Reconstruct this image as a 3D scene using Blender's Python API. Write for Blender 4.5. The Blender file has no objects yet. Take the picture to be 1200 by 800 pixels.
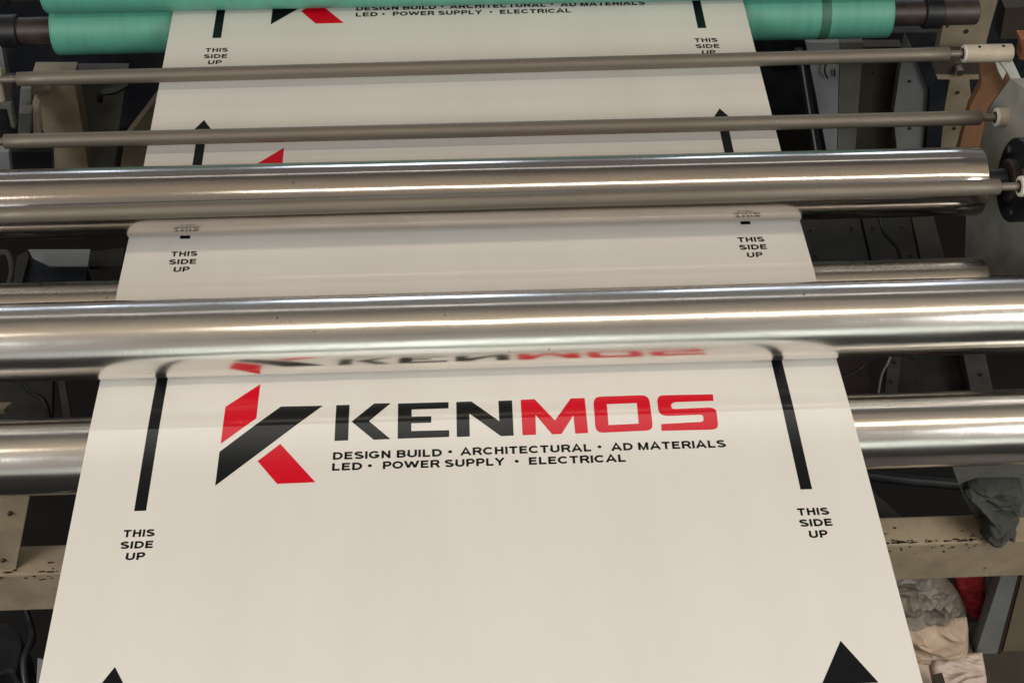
import bpy, bmesh, math, random
from mathutils import Vector, Matrix, noise
from mathutils.geometry import tessellate_polygon
random.seed(7); noise.seed_set(7)
S = bpy.context.scene
COL = S.collection
PI = math.pi

# ---------------------------------------------------------------- camera
CAM = Vector((-0.01109401, -1.21136769, 1.75903784))
PA, PB, PC = 0.71852082, -0.05290751, 0.01155166
FPX = 1600.0
ROT = Matrix.Rotation(PB, 3, 'Z') @ Matrix.Rotation(PA, 3, 'X') @ Matrix.Rotation(PC, 3, 'Z')
cd = bpy.data.cameras.new('camera')
cd.sensor_width = 36; cd.lens = FPX / 1200 * 36; cd.clip_start = .01; cd.clip_end = 200
cam = bpy.data.objects.new('camera', cd); COL.objects.link(cam)
cam.matrix_world = Matrix.Translation(CAM) @ ROT.to_4x4()
S.camera = cam

def at(px, py, ax='Z', val=0.0):
    """where the line of sight through a spot of the photo meets the plane axis = val"""
    d = ROT @ Vector(((px - 600) / FPX, -(py - 400) / FPX, -1))
    k = 'XYZ'.index(ax)
    return CAM + d * ((val - CAM[k]) / d[k])

# ---------------------------------------------------------------- materials
def nd(nt, typ, **kw):
    n = nt.nodes.new(typ)
    for k, v in kw.items():
        if k in n.inputs: n.inputs[k].default_value = v
        else: setattr(n, k, v)
    return n
def rgb(c): return (c[0], c[1], c[2], 1)
MATS = {}
def mat(name, col, rough=.5, metal=0., dirt=None, dscale=6, damt=.5, stretch=(1, 1, 1), bump=0., bscale=60, spec=.5,
        coat=0., rvar=0., chips=None, cscale=30, cthr=.62):
    if name in MATS: return MATS[name]
    m = bpy.data.materials.new(name); m.use_nodes = True
    nt = m.node_tree; b = nt.nodes['Principled BSDF']; L = nt.links.new
    b.inputs['Base Color'].default_value = rgb(col); b.inputs['Roughness'].default_value = rough
    b.inputs['Metallic'].default_value = metal; b.inputs['Specular IOR Level'].default_value = spec
    b.inputs['Coat Weight'].default_value = coat; b.inputs['Coat Roughness'].default_value = .12
    tc = nd(nt, 'ShaderNodeTexCoord'); mp = nd(nt, 'ShaderNodeMapping'); L(tc.outputs['Object'], mp.inputs['Vector'])
    mp.inputs['Scale'].default_value = stretch
    out = None
    if dirt:
        n = nd(nt, 'ShaderNodeTexNoise', Scale=dscale, Detail=8, Roughness=.65); L(mp.outputs[0], n.inputs['Vector'])
        r = nd(nt, 'ShaderNodeValToRGB'); L(n.outputs['Fac'], r.inputs[0])
        r.color_ramp.elements[0].position = .38; r.color_ramp.elements[0].color = (0, 0, 0, 1)
        r.color_ramp.elements[1].position = .68; r.color_ramp.elements[1].color = (damt, damt, damt, 1)
        x = nd(nt, 'ShaderNodeMix', data_type='RGBA'); L(r.outputs[0], x.inputs[0])
        x.inputs[6].default_value = rgb(col); x.inputs[7].default_value = rgb(dirt); out = x.outputs[2]
        if rvar:
            mr = nd(nt, 'ShaderNodeMapRange'); L(n.outputs['Fac'], mr.inputs['Value'])
            mr.inputs['From Min'].default_value = .3; mr.inputs['From Max'].default_value = .7
            mr.inputs['To Min'].default_value = max(0.02, rough - rvar); mr.inputs['To Max'].default_value = rough + rvar
            L(mr.outputs[0], b.inputs['Roughness'])
    if chips:
        n = nd(nt, 'ShaderNodeTexNoise', Scale=cscale, Detail=6, Roughness=.7); L(mp.outputs[0], n.inputs['Vector'])
        r = nd(nt, 'ShaderNodeValToRGB'); L(n.outputs['Fac'], r.inputs[0])
        r.color_ramp.elements[0].position = cthr; r.color_ramp.elements[1].position = cthr + .03
        x = nd(nt, 'ShaderNodeMix', data_type='RGBA'); L(r.outputs[0], x.inputs[0])
        if out: L(out, x.inputs[6])
        else: x.inputs[6].default_value = rgb(col)
        x.inputs[7].default_value = rgb(chips); out = x.outputs[2]
    if out: L(out, b.inputs['Base Color'])
    if bump:
        n = nd(nt, 'ShaderNodeTexNoise', Scale=bscale, Detail=6); L(mp.outputs[0], n.inputs['Vector'])
        bp = nd(nt, 'ShaderNodeBump', Strength=bump, Distance=.004); L(n.outputs['Fac'], bp.inputs['Height'])
        L(bp.outputs[0], b.inputs['Normal'])
    MATS[name] = m
    return m

def chrome(name, col, r0, r1, wob=.02):
    m = bpy.data.materials.new(name); m.use_nodes = True
    nt = m.node_tree; b = nt.nodes['Principled BSDF']; L = nt.links.new
    b.inputs['Metallic'].default_value = 1
    tc = nd(nt, 'ShaderNodeTexCoord')
    def noisy(scale, st, detail=5):
        mp = nd(nt, 'ShaderNodeMapping'); L(tc.outputs['Object'], mp.inputs['Vector']); mp.inputs['Scale'].default_value = st
        n = nd(nt, 'ShaderNodeTexNoise', Scale=scale, Detail=detail, Roughness=.6 if detail < 9 else .72); L(mp.outputs[0], n.inputs['Vector']); return n.outputs['Fac']
    a = noisy(4, (1, 5, 5), 10); f = noisy(3, (60, .6, .6), 3); sp = noisy(70, (1, 1, 1), 2)
    mr = nd(nt, 'ShaderNodeMapRange'); L(a, mr.inputs['Value'])
    mr.inputs['From Min'].default_value = .3; mr.inputs['From Max'].default_value = .72
    mr.inputs['To Min'].default_value = r0; mr.inputs['To Max'].default_value = r1
    L(mr.outputs[0], b.inputs['Roughness'])
    # faint smears and specks of grease on the polish
    r = nd(nt, 'ShaderNodeValToRGB'); L(a, r.inputs[0])
    r.color_ramp.elements[0].position = .35; r.color_ramp.elements[0].color = rgb(col)
    r.color_ramp.elements[1].position = .75; r.color_ramp.elements[1].color = rgb([c * .78 for c in col])
    r2 = nd(nt, 'ShaderNodeValToRGB'); L(sp, r2.inputs[0])
    r2.color_ramp.elements[0].position = .73; r2.color_ramp.elements[1].position = .76
    x = nd(nt, 'ShaderNodeMix', data_type='RGBA'); L(r2.outputs[0], x.inputs[0]); L(r.outputs[0], x.inputs[6]); x.inputs[7].default_value = (.3, .26, .2, 1)
    L(x.outputs[2], b.inputs['Base Color'])
    w = noisy(5, (.8, 3, 3), 2)
    b1 = nd(nt, 'ShaderNodeBump', Strength=wob, Distance=.02); L(w, b1.inputs['Height'])
    b2 = nd(nt, 'ShaderNodeBump', Strength=.11, Distance=.0006); L(f, b2.inputs['Height']); L(b1.outputs[0], b2.inputs['Normal'])
    L(b2.outputs[0], b.inputs['Normal'])
    return m

M_CHROME = chrome('polished_steel', (.80, .78, .75), .13, .27, .04)
M_CHROME2 = chrome('dull_steel', (.60, .57, .53), .2, .34, .03)
M_CHROME3 = chrome('scuffed_steel', (.58, .545, .52), .11, .19, .03)
M_ROD = chrome('brushed_rod_steel', (.195, .170, .140), .40, .60, .16)
M_ROD.node_tree.nodes['Principled BSDF'].inputs['Metallic'].default_value = .45
M_FILM = mat('white_film', (.75, .73, .70), .34, dirt=(.70, .67, .635), dscale=2.2, damt=.6, stretch=(3, .5, 1), coat=.9, spec=.35, bump=.02, bscale=3)
for k in ('white_film',): MATS[k].node_tree.nodes['Principled BSDF'].inputs['Coat Roughness'].default_value = .07
M_BLACK = mat('black_ink', (.006, .007, .008), .4, spec=.1, coat=.45)
M_BLACK.node_tree.nodes['Principled BSDF'].inputs['Coat Roughness'].default_value = .07
M_RED = mat('red_ink', (.62, .0015, .016), .42, spec=.12, coat=.5)
M_RED.node_tree.nodes['Principled BSDF'].inputs['Coat Roughness'].default_value = .07
M_GREEN = mat('green_rubber', (.10, .37, .285), .45, dirt=(.09, .27, .205), dscale=4, damt=.7, stretch=(9, .8, .8), bump=.06, bscale=30)
M_GREEN2 = mat('green_rubber_edge', (.13, .42, .31), .5)
M_DARK = mat('dark_oily_steel', (.035, .024, .022), .45, .2, dirt=(.08, .065, .06), dscale=14, damt=.7, bump=.1)
M_BLK = mat('black_painted_iron', (.008, .009, .011), .42, spec=.35, dirt=(.03, .03, .034), dscale=10, damt=.8, bump=.1)
M_NAVY = mat('dark_blue_steel', (.009, .011, .018), .55, dirt=(.03, .033, .038), dscale=8, damt=.8, bump=.05, spec=.2)
M_CREAM = mat('cream_painted_steel', (.28, .235, .17), .5, dirt=(.14, .11, .07), dscale=9, damt=.85, bump=.12, chips=(.05, .035, .025), cscale=22, cthr=.68)
M_BEAM = mat('worn_cream_paint', (.38, .31, .22), .5, dirt=(.22, .17, .11), dscale=11, damt=.8, bump=.15, chips=(.055, .035, .025), cscale=34, cthr=.665)
M_TAN = mat('tan_plate_paint', (.29, .245, .18), .55, dirt=(.17, .13, .085), dscale=12, damt=.7, bump=.1)
M_GREY = mat('grey_machine_paint', (.15, .15, .135), .45, dirt=(.08, .075, .065), dscale=6, damt=.8, bump=.08, spec=.3)
M_LGREY = mat('light_grey_sheet_metal', (.27, .285, .30), .45, dirt=(.17, .18, .19), dscale=7, damt=.8, bump=.05)
M_FRAME = mat('frame_paint', (.36, .35, .32), .5, dirt=(.19, .18, .16), dscale=7, damt=.8, bump=.08, spec=.3)
M_BGREY = mat('blue_grey_paint', (.19, .20, .20), .5, dirt=(.12, .125, .12), dscale=9, damt=.6)
M_DGREY = mat('dark_grey_sheet', (.026, .024, .021), .5, dirt=(.055, .05, .045), dscale=9, damt=.7, bump=.05, spec=.25)
M_STRUT = mat('dull_grey_strut', (.075, .072, .066), .5, dirt=(.04, .037, .034), dscale=9, damt=.7, spec=.3)
M_BROWN = mat('brown_primer', (.035, .028, .022), .5, dirt=(.06, .048, .038), dscale=8, damt=.7)
M_RUST = mat('orange_brown_board', (.25, .125, .065), .55, dirt=(.17, .09, .05), dscale=3, damt=.8, stretch=(6, 6, 1))
M_MAROON = mat('maroon_paint', (.035, .010, .009), .5, dirt=(.05, .02, .02), dscale=10, damt=.7)
M_WHITE = mat('white_enamel', (.60, .59, .55), .4, dirt=(.36, .34, .29), dscale=13, damt=.7)
M_FLOOR = mat('oily_concrete', (.012, .011, .011), .7, spec=.2, dirt=(.006, .006, .006), dscale=5, damt=.9, bump=.3, bscale=20)
M_CLOTH = mat('grey_rag_cotton', (.055, .058, .05), .9, dirt=(.03, .034, .032), dscale=14, damt=.7, bump=.4, bscale=160)
M_BAG = mat('clear_dusty_plastic', (.20, .165, .13), .5, dirt=(.10, .085, .068), dscale=16, damt=.9, coat=.04)
M_BAGC = mat('peach_wrapping', (.50, .37, .27), .5, dirt=(.33, .25, .19), dscale=14, damt=.7, coat=.1)
M_REDC = mat('red_cotton', (.42, .02, .03), .85, dirt=(.2, .01, .02), dscale=20, damt=.7, bump=.3, bscale=160)
M_TEAL = mat('grey_green_cotton', (.13, .17, .16), .9, dirt=(.06, .08, .08), dscale=20, damt=.7, bump=.3, bscale=160)
M_PAPER = mat('printed_offcut_paper', (.60, .50, .44), .6, dirt=(.42, .33, .28), dscale=8, damt=.6)
M_SHELF = mat('olive_shelf_paint', (.17, .14, .095), .55, dirt=(.11, .09, .06), dscale=7, damt=.7)
M_COPPER = mat('copper_fitting', (.55, .2, .1), .35, .7, dirt=(.25, .1, .06), dscale=20, damt=.6)
M_CABLE = mat('black_cable_rubber', (.01, .01, .01), .5)
M_WCABLE = mat('grey_cable_rubber', (.30, .30, .28), .5)
M_HOLD = mat('cream_nylon', (.50, .44, .36), .5, dirt=(.33, .27, .2), dscale=14, damt=.8)
M_HOLDE = mat('white_nylon_end', (.62, .59, .54), .45)
M_HOLE = mat('hole_shade_and_chips', (.02, .016, .013), .8)  # dark fill painted for shade inside holes, shared with the bare paint chips
M_GLASS = mat('worn_black_plastic', (.010, .011, .014), .3, spec=.3, dirt=(.03, .03, .035), dscale=12, damt=.8, bump=.1)

# ---------------------------------------------------------------- builders
def link(name, me, m, parent=None, smooth=False):
    o = bpy.data.objects.new(name, me); COL.objects.link(o)
    if m: me.materials.append(m)
    if smooth:
        for p in me.polygons: p.use_smooth = True
    if parent: o.parent = parent
    return o
def obj(name, bm, m, parent=None, smooth=False):
    me = bpy.data.meshes.new(name); bmesh.ops.recalc_face_normals(bm, faces=bm.faces[:]); bm.to_mesh(me); bm.free()
    return link(name, me, m, parent, smooth)
def tag(o, label, cat=None, group=None):
    o['label'] = label
    if cat: o['category'] = cat
    if group: o['group'] = group
    return o
def thing(name, label, cat, loc=(0, 0, 0), group=None):
    o = bpy.data.objects.new(name, None); COL.objects.link(o); o.location = loc; o.empty_display_size = .05
    return tag(o, label, cat, group)

def lathe(bm, prof, axis='X', seg=96, c=(0, 0, 0)):
    """prof: (along, radius) pairs; closed solid round an axis"""
    rings = []
    for a, r in prof:
        ring = []
        for i in range(seg):
            t = 2 * PI * i / seg; u, v = r * math.cos(t), r * math.sin(t)
            p = {'X': (a, u, v), 'Y': (u, a, v), 'Z': (u, v, a)}[axis]
            ring.append(bm.verts.new((p[0] + c[0], p[1] + c[1], p[2] + c[2])))
        rings.append(ring)
    for A, B in zip(rings, rings[1:]):
        for i in range(seg):
            j = (i + 1) % seg; bm.faces.new((A[i], A[j], B[j], B[i]))
    bm.faces.new(rings[0]); bm.faces.new(rings[-1][::-1])
def cyl(bm, x0, x1, r, axis='X', c=(0, 0, 0), ch=.0015, seg=96):
    lathe(bm, [(x0, r - ch), (x0 + ch, r), (x1 - ch, r), (x1, r - ch)], axis, seg, c)
def shade(o, ang=35):
    """smooth faces with sharp edges kept where the angle is large"""
    me = o.data
    for p in me.polygons: p.use_smooth = True
    bm = bmesh.new(); bm.from_mesh(me)
    for e in bm.edges:
        e.smooth = not (len(e.link_faces) == 2 and e.calc_face_angle(0) > math.radians(ang))
    bm.to_mesh(me); bm.free(); return o
def box(bm, lo, hi, bev=.002):
    b2 = bmesh.new(); bmesh.ops.create_cube(b2, size=1)
    for v in b2.verts:
        v.co = Vector([(lo[k] + hi[k]) / 2 + v.co[k] * (hi[k] - lo[k]) for k in range(3)])
    if bev: bmesh.ops.bevel(b2, geom=b2.edges[:], offset=bev, segments=2, profile=.7, affect='EDGES')
    me = bpy.data.meshes.new('tmp'); b2.to_mesh(me); b2.free(); bm.from_mesh(me); bpy.data.meshes.remove(me)
def prism(bm, pts, vec, bev=.0015, holes=()):
    """polygon of 3-D points pushed along vec into a solid, edges bevelled"""
    b2 = bmesh.new()
    loops = [pts] + list(holes)
    flat = [p for l in loops for p in l]
    A = [b2.verts.new(p) for p in flat]; B = [b2.verts.new(Vector(p) + Vector(vec)) for p in flat]
    if holes:
        for t in tessellate_polygon([[Vector(p) for p in l] for l in loops]):
            b2.faces.new([A[i] for i in t]); b2.faces.new([B[i] for i in t][::-1])
    else:
        b2.faces.new(A); b2.faces.new(B[::-1])
    k = 0
    for l in loops:
        n = len(l)
        for i in range(n):
            j = (i + 1) % n; b2.faces.new((A[k + i], A[k + j], B[k + j], B[k + i]))
        k += n
    bmesh.ops.recalc_face_normals(b2, faces=b2.faces[:])
    if bev and not holes: bmesh.ops.bevel(b2, geom=[e for e in b2.edges], offset=bev, segments=2, profile=.7, affect='EDGES', clamp_overlap=True)
    me = bpy.data.meshes.new('tmp'); b2.to_mesh(me); b2.free(); bm.from_mesh(me); bpy.data.meshes.remove(me)
def tube(bm, pts, r, seg=12):
    rings = []
    for i, p in enumerate(pts):
        p = Vector(p); d = (Vector(pts[min(i + 1, len(pts) - 1)]) - Vector(pts[max(i - 1, 0)])).normalized()
        u = d.orthogonal().normalized() if i == 0 else (rings[-1][1] - d * rings[-1][1].dot(d)).normalized()
        w = d.cross(u)
        rings.append(([bm.verts.new(p + (u * math.cos(2 * PI * k / seg) + w * math.sin(2 * PI * k / seg)) * r) for k in range(seg)], u))
    for (A, _), (B, _) in zip(rings, rings[1:]):
        for k in range(seg): bm.faces.new((A[k], A[(k + 1) % seg], B[(k + 1) % seg], B[k]))
    bm.faces.new(rings[0][0]); bm.faces.new(rings[-1][0][::-1])
def curve_pts(P, n=10):
    P = [Vector(p) for p in P]; out = []
    Q = [P[0]] + P + [P[-1]]
    for i in range(1, len(Q) - 2):
        for k in range(n):
            t = k / n; a, b, c, d = Q[i - 1], Q[i], Q[i + 1], Q[i + 2]
            out.append(.5 * ((2 * b) + (c - a) * t + (2 * a - 5 * b + 4 * c - d) * t * t + (3 * b - a - 3 * c + d) * t ** 3))
    out.append(P[-1]); return out
def plate(name, poly, ax, val, thick, m, parent=None, bev=.0015):
    """solid plate standing in the plane ax = val, its outline given by spots of the photo"""
    pts = [at(x, y, ax, val) for x, y in poly]
    v = [0, 0, 0]; k = 'XYZ'.index(ax); v[k] = thick * (1 if ax in 'XY' else -1)
    bm = bmesh.new(); prism(bm, pts, v, bev); return obj(name, bm, m, parent)
def bolt(parent, p, ax, r, h, m):
    bm = bmesh.new()
    s = {'X': -1, 'Y': -1, 'Z': 1}[ax]
    k = 'XYZ'.index(ax)
    a = p[k]; c = [p[0], p[1], p[2]]; c[k] = 0
    lathe(bm, [(a - s * .002, r), (a + s * h * .7, r), (a + s * h, r * .8)], ax, 6, c)
    return obj('bolt', bm, m, parent)

# ---------------------------------------------------------------- the film path
R4 = (0.158, -0.0640, 0.0638, +1)      # y, z, radius, film passes over (+1) or under (-1)
R3 = (0.3005, 0.0597, 0.0650, -1)
R25 = (0.474, -0.0500, 0.0500, +1)
R2 = (0.6355, 0.0577, 0.0634, -1)
RS = (0.775, -0.0385, 0.0300, +1)
def tangent(a, b):
    dy, dz = b[0] - a[0], b[1] - a[1]
    want = a[3] * (a[2] + .0006) - b[3] * (b[2] + .0006)
    # n = (-sin t, cos t);  n.(b-a) = want
    d = math.hypot(dy, dz); base = math.atan2(dz, dy)
    t = base + math.asin(want / d) * -1 if False else None
    best = None
    for i in range(-4000, 4001):
        tt = i * .0001
        e = abs(-math.sin(tt) * dy + math.cos(tt) * dz - want)
        if best is None or e < best[0]: best = (e, tt)
    return best[1]
circ = [R4, R3, R25, R2, RS]
ts = [0.0] + [tangent(a, b) for a, b in zip(circ, circ[1:])] + [0.0]
PATH = [(-.95, .0006 + R4[1] + R4[2])]
for c, t0, t1 in zip(circ, ts, ts[1:]):
    for k in range(13):
        t = t0 + (t1 - t0) * k / 12
        PATH.append((c[0] - math.sin(t) * c[3] * (c[2] + .0006), c[1] + math.cos(t) * c[3] * (c[2] + .0006)))
PATH.append((1.315, .0006)); PATH.append((1.9, .0006))
P2 = [PATH[0]]
for p in PATH[1:]:
    if p[0] > P2[-1][0] + 1e-5: P2.append(p)
PATH = P2
def zs(y):
    for (a, za), (b, zb) in zip(PATH, PATH[1:]):
        if y <= b: return za + (zb - za) * (y - a) / (b - a)
    return PATH[-1][1]
W = 1.24; L = 0.60078954; TH = .0006

film = thing('printed_film', 'wide cream white film printed in black and red, running between the rollers', 'film', (0, -.3, 0))
FI = Vector((0, -.3, 0))
bm = bmesh.new()
xs = [-W / 2 + W * i / 24 for i in range(25)]
top = [[bm.verts.new(Vector((x, y, z)) - FI) for x in xs] for y, z in PATH]
bot = [[bm.verts.new(Vector((x, y, z - TH)) - FI) for x in xs] for y, z in PATH]
for i in range(len(PATH) - 1):
    for k in range(24):
        bm.faces.new((top[i][k], top[i][k + 1], top[i + 1][k + 1], top[i + 1][k]))
        bm.faces.new((bot[i][k], bot[i + 1][k], bot[i + 1][k + 1], bot[i][k + 1]))
    bm.faces.new((top[i][0], top[i + 1][0], bot[i + 1][0], bot[i][0]))
    bm.faces.new((top[i][24], bot[i][24], bot[i + 1][24], top[i + 1][24]))
o = obj('film_web', bm, M_FILM, film); shade(o, 60)

YC = [p[0] for p in PATH[1:-1]]
def print_mark(name, tris, m, parent=film, mats=None):
    """tris: list of ((x,y)*3, material index) in film coordinates; laid on the film, following its bends"""
    bm = bmesh.new()
    for t, mi in tris:
        f = bm.faces.new([bm.verts.new((p[0], p[1], 0)) for p in t]); f.material_index = mi
        ys = [v.co.y for v in bm.verts]; lo, hi = min(ys), max(ys)
    for y in YC:
        if lo + 1e-5 < y < hi - 1e-5:
            bmesh.ops.bisect_plane(bm, geom=bm.verts[:] + bm.edges[:] + bm.faces[:], plane_co=(0, y, 0), plane_no=(0, 1, 0), dist=1e-7)
    for f in bm.faces:
        if f.normal.z < 0: f.normal_flip()
    for v in bm.verts:
        e = .002; s = (zs(v.co.y + e) - zs(v.co.y - e)) / (2 * e); n = math.hypot(1, s)
        v.co = Vector((v.co.x, v.co.y - s / n * .00018, zs(v.co.y) + .00018 / n)) - FI
    me = bpy.data.meshes.new(name); bm.to_mesh(me); bm.free()
    o = link(name, me, m, parent)
    for x in (mats or []): me.materials.append(x)
    return o
def fill(loops):
    flat = [p for l in loops for p in l]
    return [tuple(flat[i] for i in t) for t in tessellate_polygon([[Vector((p[0], p[1], 0)) for p in l] for l in loops])]
def flatpx(pts, sx, sy, ox, oy):
    out = []
    for x, y in pts:
        p = at(x / sx + ox, y / sy + oy); out.append((p.x, p.y))
    return out
def q(p): return (p[0], p[1])
def shift(tris, n): return [(tuple((p[0], p[1] + n * L) for p in t), mi) for t, mi in tris]

# block capitals drawn stroke by stroke
def arc(cx, cy, rx, ry, a0, a1, n=10):
    return [(cx + rx * math.cos(math.radians(a0 + (a1 - a0) * k / n)), cy + ry * math.sin(math.radians(a0 + (a1 - a0) * k / n))) for k in range(n + 1)]
T = .12
U = 1 - T
def glyph(c):
    if c == 'A': return .98, [[(.05, 0), (.49, .97), (.93, 0)], [(.2, .31), (.78, .31)]]
    if c == 'B': return .86, [[(T + .02, 0), (T + .02, 1)], [(.1, U)] + arc(.52, .735, .23, .735 - .55 , 90, -90) + [(.1, .55)], [(.5, .55)] + arc(.53, .315, .25, .315 - T, 90, -90) + [(.1, T)]]
    if c == 'C': return .94, [arc(.5, .5, .42, .5 - T, 42, 318, 20)]
    if c == 'D': return .92, [[(T + .02, 0), (T + .02, 1)], [(.1, U)] + arc(.42, .5, .42, .5 - T, 90, -90, 16) + [(.1, T)]]
    if c == 'E': return .80, [[(T + .02, 0), (T + .02, 1)], [(.1, U), (.78, U)], [(.1, .52), (.72, .52)], [(.1, T), (.8, T)]]
    if c == 'G': return .98, [arc(.5, .5, .42, .5 - T, 42, 325, 20) + [(.86, .42)], [(.93, .43), (.52, .43)]]
    if c == 'H': return .90, [[(T + .02, 0), (T + .02, 1)], [(.88 - T, 0), (.88 - T, 1)], [(.1, .53), (.8, .53)]]
    if c == 'I': return .20, [[(.1, 0), (.1, 1)]]
    if c == 'L': return .74, [[(T + .02, 0), (T + .02, 1)], [(.1, T), (.74, T)]]
    if c == 'M': return 1.06, [[(T + .02, 0), (T + .02, 1)], [(1.04 - T, 0), (1.04 - T, 1)], [(.13, .97), (.53, .06), (.93, .97)]]
    if c == 'N': return .90, [[(T + .02, 0), (T + .02, 1)], [(.88 - T, 0), (.88 - T, 1)], [(.12, .95), (.78, .05)]]
    if c == 'O': return 1.0, [arc(.5, .5, .42, .5 - T, 0, 360, 28)]
    if c == 'P': return .82, [[(T + .02, 0), (T + .02, 1)], [(.1, U)] + arc(.5, .685, .25, .685 - .45, 90, -90) + [(.1, .45)]]
    if c == 'R': return .90, [[(T + .02, 0), (T + .02, 1)], [(.1, U)] + arc(.54, .70, .25, .70 - .48, 90, -90) + [(.1, .48)], [(.5, .48), (.64, .38), (.86, 0)]]
    if c == 'S': return .86, [arc(.43, .715, .33, U - .715, 25, 250, 12) + [(.5, .50)] + arc(.43, .29, .35, .29 - T, 75, -160, 12)]
    if c == 'T': return .82, [[(.41, 0), (.41, 1)], [(.0, U), (.82, U)]]
    if c == 'U': return .90, [[(T + .02, 1), (T + .02, .38)] + arc(.45, .38, .352, .38 - T, 180, 360, 12) + [(.802, 1)]]
    if c == 'W': return 1.42, [[(.06, 1), (.38, .1)], [(.38, .1), (.71, .9)], [(.71, .9), (1.04, .1)], [(1.04, .1), (1.36, 1)]]
    if c == 'Y': return .92, [[(.06, 1), (.46, .48), (.86, 1)], [(.46, 0), (.46, .5)]]
    return .38, []
def ribbon(P):
    P = [Vector(p) for p in P]; L_, R_ = [], []
    closed = (P[0] - P[-1]).length < 1e-6
    for i, p in enumerate(P):
        a = P[i - 1] if i else (P[-2] if closed else None); b = P[i + 1] if i < len(P) - 1 else (P[1] if closed else None)
        d1 = (p - a).normalized() if a is not None else (b - p).normalized(); d2 = (b - p).normalized() if b is not None else d1
        n1, n2 = Vector((-d1.y, d1.x)), Vector((-d2.y, d2.x)); m_ = (n1 + n2).normalized()
        k = min(1.6, 1 / max(.3, m_.dot(n1))); L_.append(p + m_ * T * k); R_.append(p - m_ * T * k)
    out = []
    for i in range(len(P) - 1): out += [(L_[i], L_[i + 1], R_[i + 1]), (L_[i], R_[i + 1], R_[i])]
    return out
def word(s, x0, x1, yc, h):
    tris, x = [], 0
    for c in s:
        w_, st = glyph(c)
        for P in st:
            for t in ribbon(P): tris.append([(p.x + x, p.y) for p in t])
        x += w_ + (.17 if st else 0)
    x -= .17
    return [(tuple((x0 + p[0] / x * (x1 - x0), yc + (p[1] - .5) * h) for p in t), 0) for t in tris]
def dot(x, y, r):
    return [(((x, y), (x + r * 1.1 * math.cos(a), y + r * math.sin(a)), (x + r * 1.1 * math.cos(a + .6284), y + r * math.sin(a + .6284))), 0) for a in [i * .6284 for i in range(10)]]
def wpx(s, xa, xb, cx, cy, hpx):
    a, b = at(xa, cy - (xa - cx) * .03), at(xb, cy - (xb - cx) * .03); h = at(cx, cy - hpx / 2).y - at(cx, cy + hpx / 2).y
    return word(s, a.x, b.x, at(cx, cy).y, h)

E1 = (5.3333, 5.3333, 240, 430); K2 = (5, 5, 380, 440); K3 = (4.6154, 4.6154, 600, 440)
emb_red = [[(128, 245), (345, 98), (322, 320), (100, 480)], [(472, 480), (692, 720), (452, 730), (330, 588)]]
emb_blk = [[(475, 243), (738, 238), (65, 742), (92, 530)]]
tri_emb = [(t, 0) for p in emb_blk for t in fill([flatpx(p, *E1)])] + [(t, 1) for p in emb_red for t in fill([flatpx(p, *E1)])]
lk = [[(70, 170), (148, 168), (140, 380), (60, 383)], [(292, 160), (390, 158), (262, 267), (388, 372), (290, 376), (160, 270)]]
le = [[(432, 160), (728, 152), (728, 190), (512, 197), (512, 240), (627, 237), (627, 276), (510, 280), (510, 325), (732, 320), (732, 360), (430, 370)]]
ln = [[(773, 152), (862, 148), (1026, 268), (1020, 145), (1100, 142), (1110, 352), (1035, 355), (850, 222), (853, 357), (777, 360)]]
lm = [[(47, 128), (122, 124), (232, 243), (318, 120), (393, 118), (412, 311), (342, 314), (332, 215), (268, 316), (217, 318), (127, 212), (130, 320), (57, 323)]]
ls_ = [[(1087, 98), (1090, 135), (885, 142), (868, 147), (861, 157), (861, 168), (868, 178), (885, 180), (1068, 172), (1088, 175), (1101, 184), (1107, 202), (1114, 262), (1112, 278), (1102, 288), (1080, 293),
        (808, 299), (807, 262), (1022, 251), (1034, 246), (1036, 232), (1032, 217), (1020, 212), (840, 219), (815, 215), (800, 205), (791, 188), (786, 135), (790, 117), (800, 107), (820, 103)]]
lo_out = [(478, 110), (700, 103), (722, 106), (738, 119), (745, 140), (760, 262), (757, 282), (746, 294), (725, 298), (495, 309), (472, 306), (457, 294), (450, 275), (441, 148), (446, 127), (458, 114)]
lo_in = [(513, 153), (675, 147), (685, 260), (522, 268)]
tri_word = []
for g in (lk, le, ln):
    for p in g: tri_word += [(t, 0) for t in fill([flatpx(p, *K2)])]
for g in (lm, ls_):
    for p in g: tri_word += [(t, 1) for t in fill([flatpx(p, *K3)])]
tri_word += [(t, 1) for t in fill([flatpx(lo_out, *K3), flatpx(lo_in, *K3)])]
tri_tag = (wpx('DESIGN BUILD', 390, 517.5, 454, 532.3, 8.8) + wpx('ARCHITECTURAL', 540, 692.5, 617, 526.8, 8.8) + wpx('AD MATERIALS', 716.5, 850, 783, 521.8, 8.8)
           + wpx('LED', 389, 424, 407, 546.6, 8.8) + wpx('POWER SUPPLY', 448.5, 591, 520, 543.0, 8.8) + wpx('ELECTRICAL', 619.5, 733, 676, 538.4, 8.8))
for x, y in ((527.5, 529.3), (702.5, 523.5), (433.5, 545.6), (605.5, 540.4)):
    p = at(x, y); tri_tag += dot(p.x, p.y, .0030)
UB = .5174
def bar(s):
    x = s * UB; w = .0092; tipv = L - .26399; base = at(1028, 799.5); hw = .0405
    bh = tipv - L - base.y            # height of the arrow head
    t = [(((x - w, 0), (x + w, 0), (x + w, tipv - bh)), 0), (((x - w, 0), (x + w, tipv - bh), (x - w, tipv - bh)), 0)]
    t += [(((x - hw, tipv - bh), (x - w, tipv - bh), (x, tipv)), 0), (((x - w, tipv - bh), (x + w, tipv - bh), (x, tipv)), 0), (((x + w, tipv - bh), (x + hw, tipv - bh), (x, tipv)), 0)]
    return t
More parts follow.
